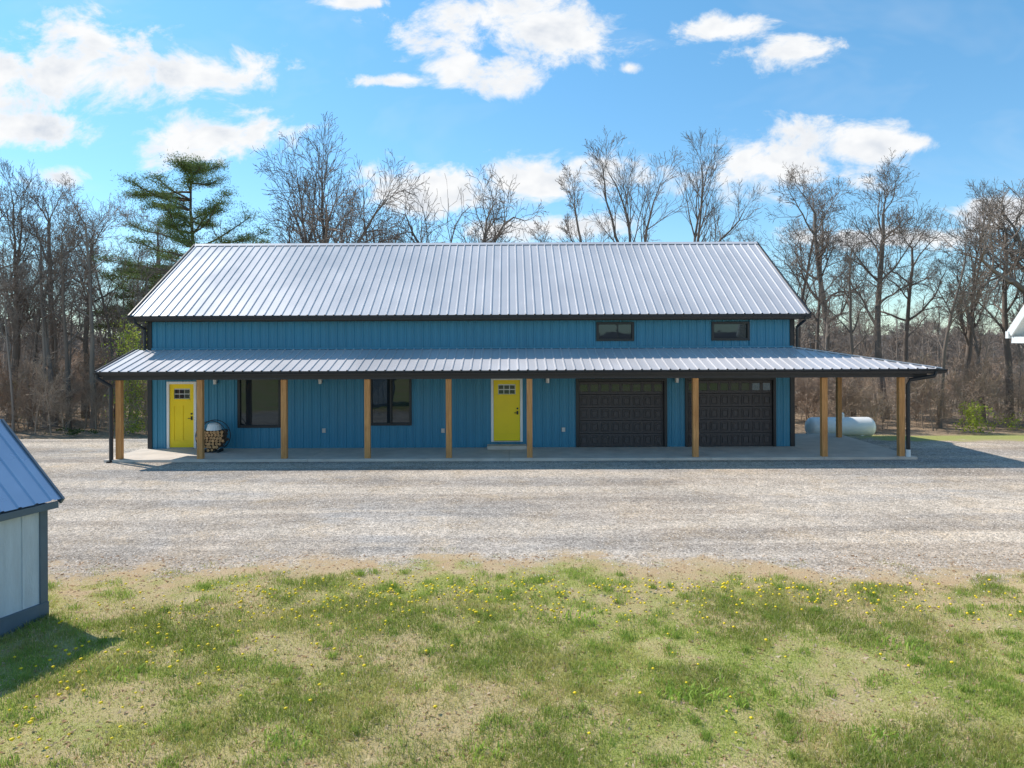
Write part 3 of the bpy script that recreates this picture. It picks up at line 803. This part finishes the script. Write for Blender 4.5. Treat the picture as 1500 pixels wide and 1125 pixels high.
low = []
for sd, kw in ((101, dict(trunkfrac=0.85, start=0.4, l1=0.3)), (102, dict(trunkfrac=0.5, start=0.6, l1=0.9, forks=3, fang=(.2, .5), rat2=.42)), (103, dict(trunkfrac=0.8, start=0.45, l1=0.35, ang=(0.6, 1.1))), (104, dict(trunkfrac=0.9, start=0.5, l1=0.25))):
    V, F = tubes(gen_chains(seed=sd, H_=14, kids=(1.5, 1.3, 1.2, 1.1), r0=0.17, **kw), sides=(5, 4, 3, 3, 3, 3)); low.append((norm_h(V, 1), F))
sap = []
for sd in (201, 202, 203):
    V, F = tubes(gen_chains(seed=sd, H_=5, trunkfrac=0.9, start=0.15, kids=(1.5, 1.3, 1.2), maxlev=3, r0=0.13, l1=0.45, wob=0.14, ang=(0.3, 0.8)), sides=(3, 3, 3, 3, 3, 3)); sap.append((norm_h(V, 1), F))
farT = []
for sd in (301, 302, 303):
    V, F = tubes(gen_chains(seed=sd, H_=14, trunkfrac=0.75, start=0.25, kids=(1.8, 1.5, 1.2), maxlev=3, r0=0.25, l1=0.42, wob=0.12, ang=(0.4, 0.9), minr=0.04), sides=(3, 3, 3, 3, 3, 3)); farT.append((norm_h(V, 1), F))
def mass(name, items, temps, mat):
    Vs, Fs = [], []; o = 0
    for (x, y, h, wd) in items:
        V, F = temps[rng.randint(len(temps))]
        a = rng.rand()*6.28; c, s = math.cos(a), math.sin(a)
        le = rng.normal(0, 0.05, 2)
        Vx = (V[:, 0]*c-V[:, 1]*s)*h*wd + V[:, 2]*h*le[0] + x; Vy = (V[:, 0]*s+V[:, 1]*c)*h*wd + V[:, 2]*h*le[1] + y
        Vs.append(np.stack([Vx, Vy, V[:, 2]*h+float(terrain(x, y))-0.1], 1)); Fs.append(F+o); o += len(V)
    return np_mesh(name, np.concatenate(Vs), np.concatenate(Fs), [mat], smooth=True)
items = []
for _ in range(150):
    y = 46+74*rng.rand()**1.1; x = (rng.rand()*2-1)*(0.80*y+6)
    h = rng.uniform(8.0, 12.5)
    q = x/y
    if q > 0.40: h *= 0.85
    if q < -0.45: h *= 1.15
    items.append((x, y, h, rng.uniform(0.8, 1.2)))
for _ in range(32):
    y = rng.uniform(33.5, 46); x = px2x(rng.uniform(-120, 215), y); items.append((x, y, rng.uniform(7, 12), rng.uniform(0.6, 0.95)))
for _ in range(14):
    y = rng.uniform(34, 46); x = px2x(rng.uniform(1180, 1600), y); items.append((x, y, rng.uniform(5, 9), rng.uniform(0.6, 0.95)))
for _ in range(14):
    items.append((rng.uniform(-45, 45), -rng.uniform(26, 50), rng.uniform(9, 14), 1.0))
mass('distant_woodland', items, low, M['bark_far_hazed'])
items = []
for _ in range(420):
    y = 85+140*rng.rand(); items.append(((rng.rand()*2-1)*(0.80*y+10), y, rng.uniform(7.5, 12), rng.uniform(0.9, 1.3)))
mass('far_treeline', items, farT, M['bark_far_hazed'])
items = []
for _ in range(480):
    y = 32.8+26*rng.rand()**1.5
    side = rng.rand()
    x = px2x(rng.uniform(-150, 260), y) if side < 0.45 else px2x(rng.uniform(1130, 1650), y)
    items.append((x, y, rng.uniform(1.3, 4.2) if side < 0.45 else rng.uniform(1.2, 3.8), rng.uniform(0.8, 1.3)))
for _ in range(60):
    y = 40+26*rng.rand(); items.append(((rng.rand()*2-1)*0.75*y, y, rng.uniform(2, 5), 1.0))
mass('underbrush', items, sap, M['brush'])

def shrub(name, px, y, h, wd, k, seed, c0=(.26, .32, .035), c1=(.50, .55, .10), z_low=0.1):
    rg = np.random.RandomState(seed); x = px2x(px, y); z = float(terrain(x, y))
    cen = rg.normal(0, 0.42, (k//12, 3)); cen[:, 2] = rg.rand(k//12)
    c = cen[rg.randint(len(cen), size=k)] + rg.normal(0, 0.09, (k, 3))
    pos = np.stack([x+c[:, 0]*wd, y+c[:, 1]*wd, z+z_low+np.abs(c[:, 2])*h], 1)
    u = rg.normal(0, 1, (k, 3)); u /= np.linalg.norm(u, axis=1, keepdims=True)
    v = np.cross(u, rg.normal(0, 1, (k, 3))); v /= np.linalg.norm(v, axis=1, keepdims=True)
    s = (0.025+0.035*rg.rand(k))[:, None]
    V = np.stack([pos-u*s, pos+v*s*0.6, pos+u*s, pos-v*s*0.6], 1).reshape(-1, 3)
    F = np.arange(k*4).reshape(k, 4); tt = rg.rand(k)[:, None]
    par = empty(name)
    lo = np_mesh('foliage', V, F, [M['grass']], col=np.repeat(np.array(c0)*(1-tt)+np.array(c1)*tt, 4, 0)); lo.parent = par
    V2, F2 = sap[seed % 3]; V2 = V2*np.array([wd*1.2, wd*1.2, h*1.1])+np.array([x, y, z-0.05])
    so = np_mesh('stems', V2, F2, [M['brush']], smooth=True); so.parent = par
shrub('leafy_shrub', 190, 32.6, 4.6, 0.8, 3800, 1)
shrub('leafy_shrub', 222, 35, 3.2, 0.8, 1200, 6)
shrub('leafy_shrub', 1425, 31.8, 1.25, 0.6, 1100, 2)
shrub('leafy_shrub', 1480, 33, 0.7, 0.9, 350, 3)
shrub('leafy_shrub', 105, 32.0, 0.3, 0.9, 300, 4, (.05, .08, .02), (.12, .16, .04))
shrub('leafy_shrub', 60, 38, 2.5, 2.0, 900, 5, (.22, .24, .06), (.42, .42, .14))

def pine(px, y, toppy, seed=5, wl=4.2, lowf=0.45):
    rg = np.random.RandomState(seed); x = px2x(px, y); z = float(terrain(x, y)); Ht = 3.9+(495-toppy)*y/1040 - z
    ch = []; n = 12
    pts = np.zeros((n+1, 3)); pts[:, 2] = np.linspace(0, Ht*0.97, n+1); pts[:, 0] = np.cumsum(rg.normal(0, 0.07, n+1)); pts[:, 1] = np.cumsum(rg.normal(0, 0.07, n+1))
    ch.append((0, pts, np.linspace(0.22, 0.04, n+1)))
    cl = []
    hgt = Ht*lowf
    while hgt < Ht*0.97:
        f = (hgt/Ht-lowf)/(1-lowf)
        for _ in range(rg.randint(2, 4)):
            a = rg.rand()*6.28; L = (wl*(1-f)**0.38)*rg.uniform(0.5, 1.05)+0.3
            b = np.array([np.interp(hgt, pts[:, 2], pts[:, 0]), np.interp(hgt, pts[:, 2], pts[:, 1]), hgt])
            d = np.array([math.cos(a), math.sin(a), rg.uniform(-0.05, 0.25)]); P = [b]
            for i in range(5):
                d = unit(d+rg.normal(0, 0.12, 3)+np.array([0, 0, 0.02])); P.append(P[-1]+d*L/5)
                if i >= 1:
                    for _ in range(2 if i < 4 else 3):
                        sd = unit(d+np.array([rg.normal(0, .8), rg.normal(0, .8), rg.normal(0.1, .12)])); sl_ = rg.uniform(0.3, 0.8)
                        q = P[-1]+sd*sl_; ch.append((3, np.array([P[-1], (P[-1]+q)/2+[0, 0, .03], q]), np.array([0.025, 0.018, 0.01])))
                        cl.append(q); cl.append((P[-1]+q)/2)
            ch.append((2, np.array(P), np.linspace(0.07, 0.02, 6)))
            cl.append(P[-1])
        hgt += rg.uniform(0.3, 0.62)
    V, F = tubes(ch); par = empty('pine_tree')
    ob = np_mesh('trunk_and_limbs', V+np.array([x, y, z]), F, [M['pinebark']], smooth=True); ob.parent = par
    cl = np.array(cl); k = 60; nC = len(cl)
    c = np.repeat(cl, k, 0)+rg.normal(0, 1, (nC*k, 3))*np.array([0.24, 0.24, 0.10])
    dr = rg.normal(0, 1, (nC*k, 3)); dr[:, 2] = np.abs(dr[:, 2])*0.8; dr /= np.linalg.norm(dr, axis=1, keepdims=True)
    sd = np.cross(dr, rg.normal(0, 1, (nC*k, 3))); sd /= np.linalg.norm(sd, axis=1, keepdims=True)
    ln = rg.uniform(0.08, 0.2, (nC*k, 1)); wd = 0.016
    V = np.stack([c-sd*wd, c+sd*wd, c+dr*ln], 1).reshape(-1, 3)+np.array([x, y, z])
    F = np.arange(nC*k*3).reshape(-1, 3); cv = np.repeat(rg.rand(nC), k)[:, None]*0.6+rg.rand(nC*k)[:, None]*0.4
    colr = np.array([.06, .10, .03])*(1-cv)+np.array([.26, .33, .09])*cv
    ob = np_mesh('needles', V, F, [M['needles']], col=np.repeat(colr, 3, 0)); ob.parent = par
pine(280, 39, 236)
pine(215, 42, 375, 9, 2.2, 0.5)

# ------------------------------------------------------------------ WORLD
SUNDIR = Vector((-0.75, 0.45, 1.0)).normalized()
el = math.asin(SUNDIR.z); az = math.atan2(SUNDIR.x, SUNDIR.y)
world = bpy.data.worlds.new("World"); scene.world = world; world.use_nodes = True
nt = world.node_tree; bg = nt.nodes['Background']
sky = N(nt, 'ShaderNodeTexSky'); sky.sky_type = 'NISHITA'; sky.sun_disc = False
sky.sun_elevation = el; sky.sun_rotation = az % (2*math.pi); sky.air_density = 1.0; sky.dust_density = 0.2; sky.ozone_density = 2.5; sky.altitude = 200
STR = 0.15
bg.inputs['Strength'].default_value = STR
gen = N(nt, 'ShaderNodeTexCoord').outputs['Generated']
sp = N(nt, 'ShaderNodeSeparateXYZ'); nt.links.new(gen, sp.inputs[0])
ya = mth(nt, 'MAXIMUM', mth(nt, 'ABSOLUTE', sp.outputs[1]), 0.08)
U = mth(nt, 'DIVIDE', sp.outputs[0], ya); Vv = mth(nt, 'DIVIDE', sp.outputs[2], ya)
cb = N(nt, 'ShaderNodeCombineXYZ'); nt.links.new(U, cb.inputs[0]); nt.links.new(Vv, cb.inputs[1])
uv = cb.outputs[0]
blobs = [(110, 95, 250, 75), (290, 100, 140, 50), (55, 190, 105, 34), (330, 195, 145, 48), (760, 45, 190, 80), (720, 100, 115, 50),
         (1060, 45, 90, 23), (1140, 75, 92, 34), (1120, 240, 185, 58), (1240, 215, 150, 46), (1335, 212, 85, 23), (800, 262, 115, 46), (640, 280, 140, 44),
         (92, 256, 65, 22), (800, 335, 150, 26), (1470, 315, 80, 30), (575, 118, 80, 14), (925, 100, 22, 12), (520, 2, 55, 12), (1300, 350, 170, 20)]
cur = None
for (bx, by, rx, ry) in blobs:
    cu, cv_ = (bx-745)/1040, (495-by)/1040
    s2 = N(nt, 'ShaderNodeVectorMath'); s2.operation = 'MULTIPLY_ADD'; nt.links.new(uv, s2.inputs[0])
    s2.inputs[1].default_value = (1040/rx, 1040/ry, 0); s2.inputs[2].default_value = (-cu*1040/rx, -cv_*1040/ry, 0)
    s3 = N(nt, 'ShaderNodeVectorMath'); s3.operation = 'LENGTH'; nt.links.new(s2.outputs[0], s3.inputs[0])
    q = mth(nt, 'SUBTRACT', 1.0, s3.outputs['Value'])
    cur = q if cur is None else mth(nt, 'MAXIMUM', cur, q)
mpu = mapping(nt, uv, (1, 1.5, 1))
f1 = noise(nt, mpu, 9.0, 7, 0.64, 0.35)
dens = mth(nt, 'ADD', mth(nt, 'MAXIMUM', cur, -1.0), mth(nt, 'MULTIPLY', mth(nt, 'SUBTRACT', f1, 0.5), 3.3))
mask = mrange(nt, dens, 0.0, 0.66, smooth=True)
thin = mrange(nt, noise(nt, mapping(nt, uv, (1, 2.2, 1)), 3.0, 4, 0.65, 0.5), 0.52, 0.85, 0, 0.20)
mask = mth(nt, 'MAXIMUM', mask, thin)
mask = mth(nt, 'MULTIPLY', mask, mrange(nt, sp.outputs[2], 0.0, 0.05))
shade = mrange(nt, noise(nt, mpu, 13.0, 3, 0.6, 0.2), 0.40, 0.68)
shade = mth(nt, 'MULTIPLY', shade, mrange(nt, dens, 0.25, 1.1))
K = 1/STR
ccol = mixc(nt, shade, (0.98*K, 0.99*K, 1.0*K), (0.66*K, 0.72*K, 0.81*K))
tint = mixc(nt, mrange(nt, sp.outputs[2], 0.0, 0.45), (0.80, 1.00, 1.12), (0.80, 1.30, 1.34))
skc = mixc(nt, 1.0, sky.outputs[0], tint, 'MULTIPLY')
fin = mixc(nt, mask, skc, ccol)
nt.links.new(fin, bg.inputs['Color'])

sl_ = bpy.data.lights.new('sun', 'SUN'); sl_.energy = 5.0; sl_.angle = math.radians(0.5); sl_.color = (1.0, 0.945, 0.86)
so = bpy.data.objects.new('sun', sl_); COL.objects.link(so); so.location = (-20, 20, 30)
so.rotation_euler = (-SUNDIR).to_track_quat('-Z', 'Y').to_euler()

cam = bpy.data.cameras.new('camera'); co_ = bpy.data.objects.new('camera', cam); COL.objects.link(co_)
co_.location = (0, 0, 3.9); co_.rotation_euler = (math.radians(90), math.radians(0.22), 0)
cam.sensor_width = 36; cam.lens = 36*1040/1500; cam.shift_x = 5/1500; cam.shift_y = -67.5/1500
cam.clip_start = 0.1; cam.clip_end = 6000
scene.camera = co_
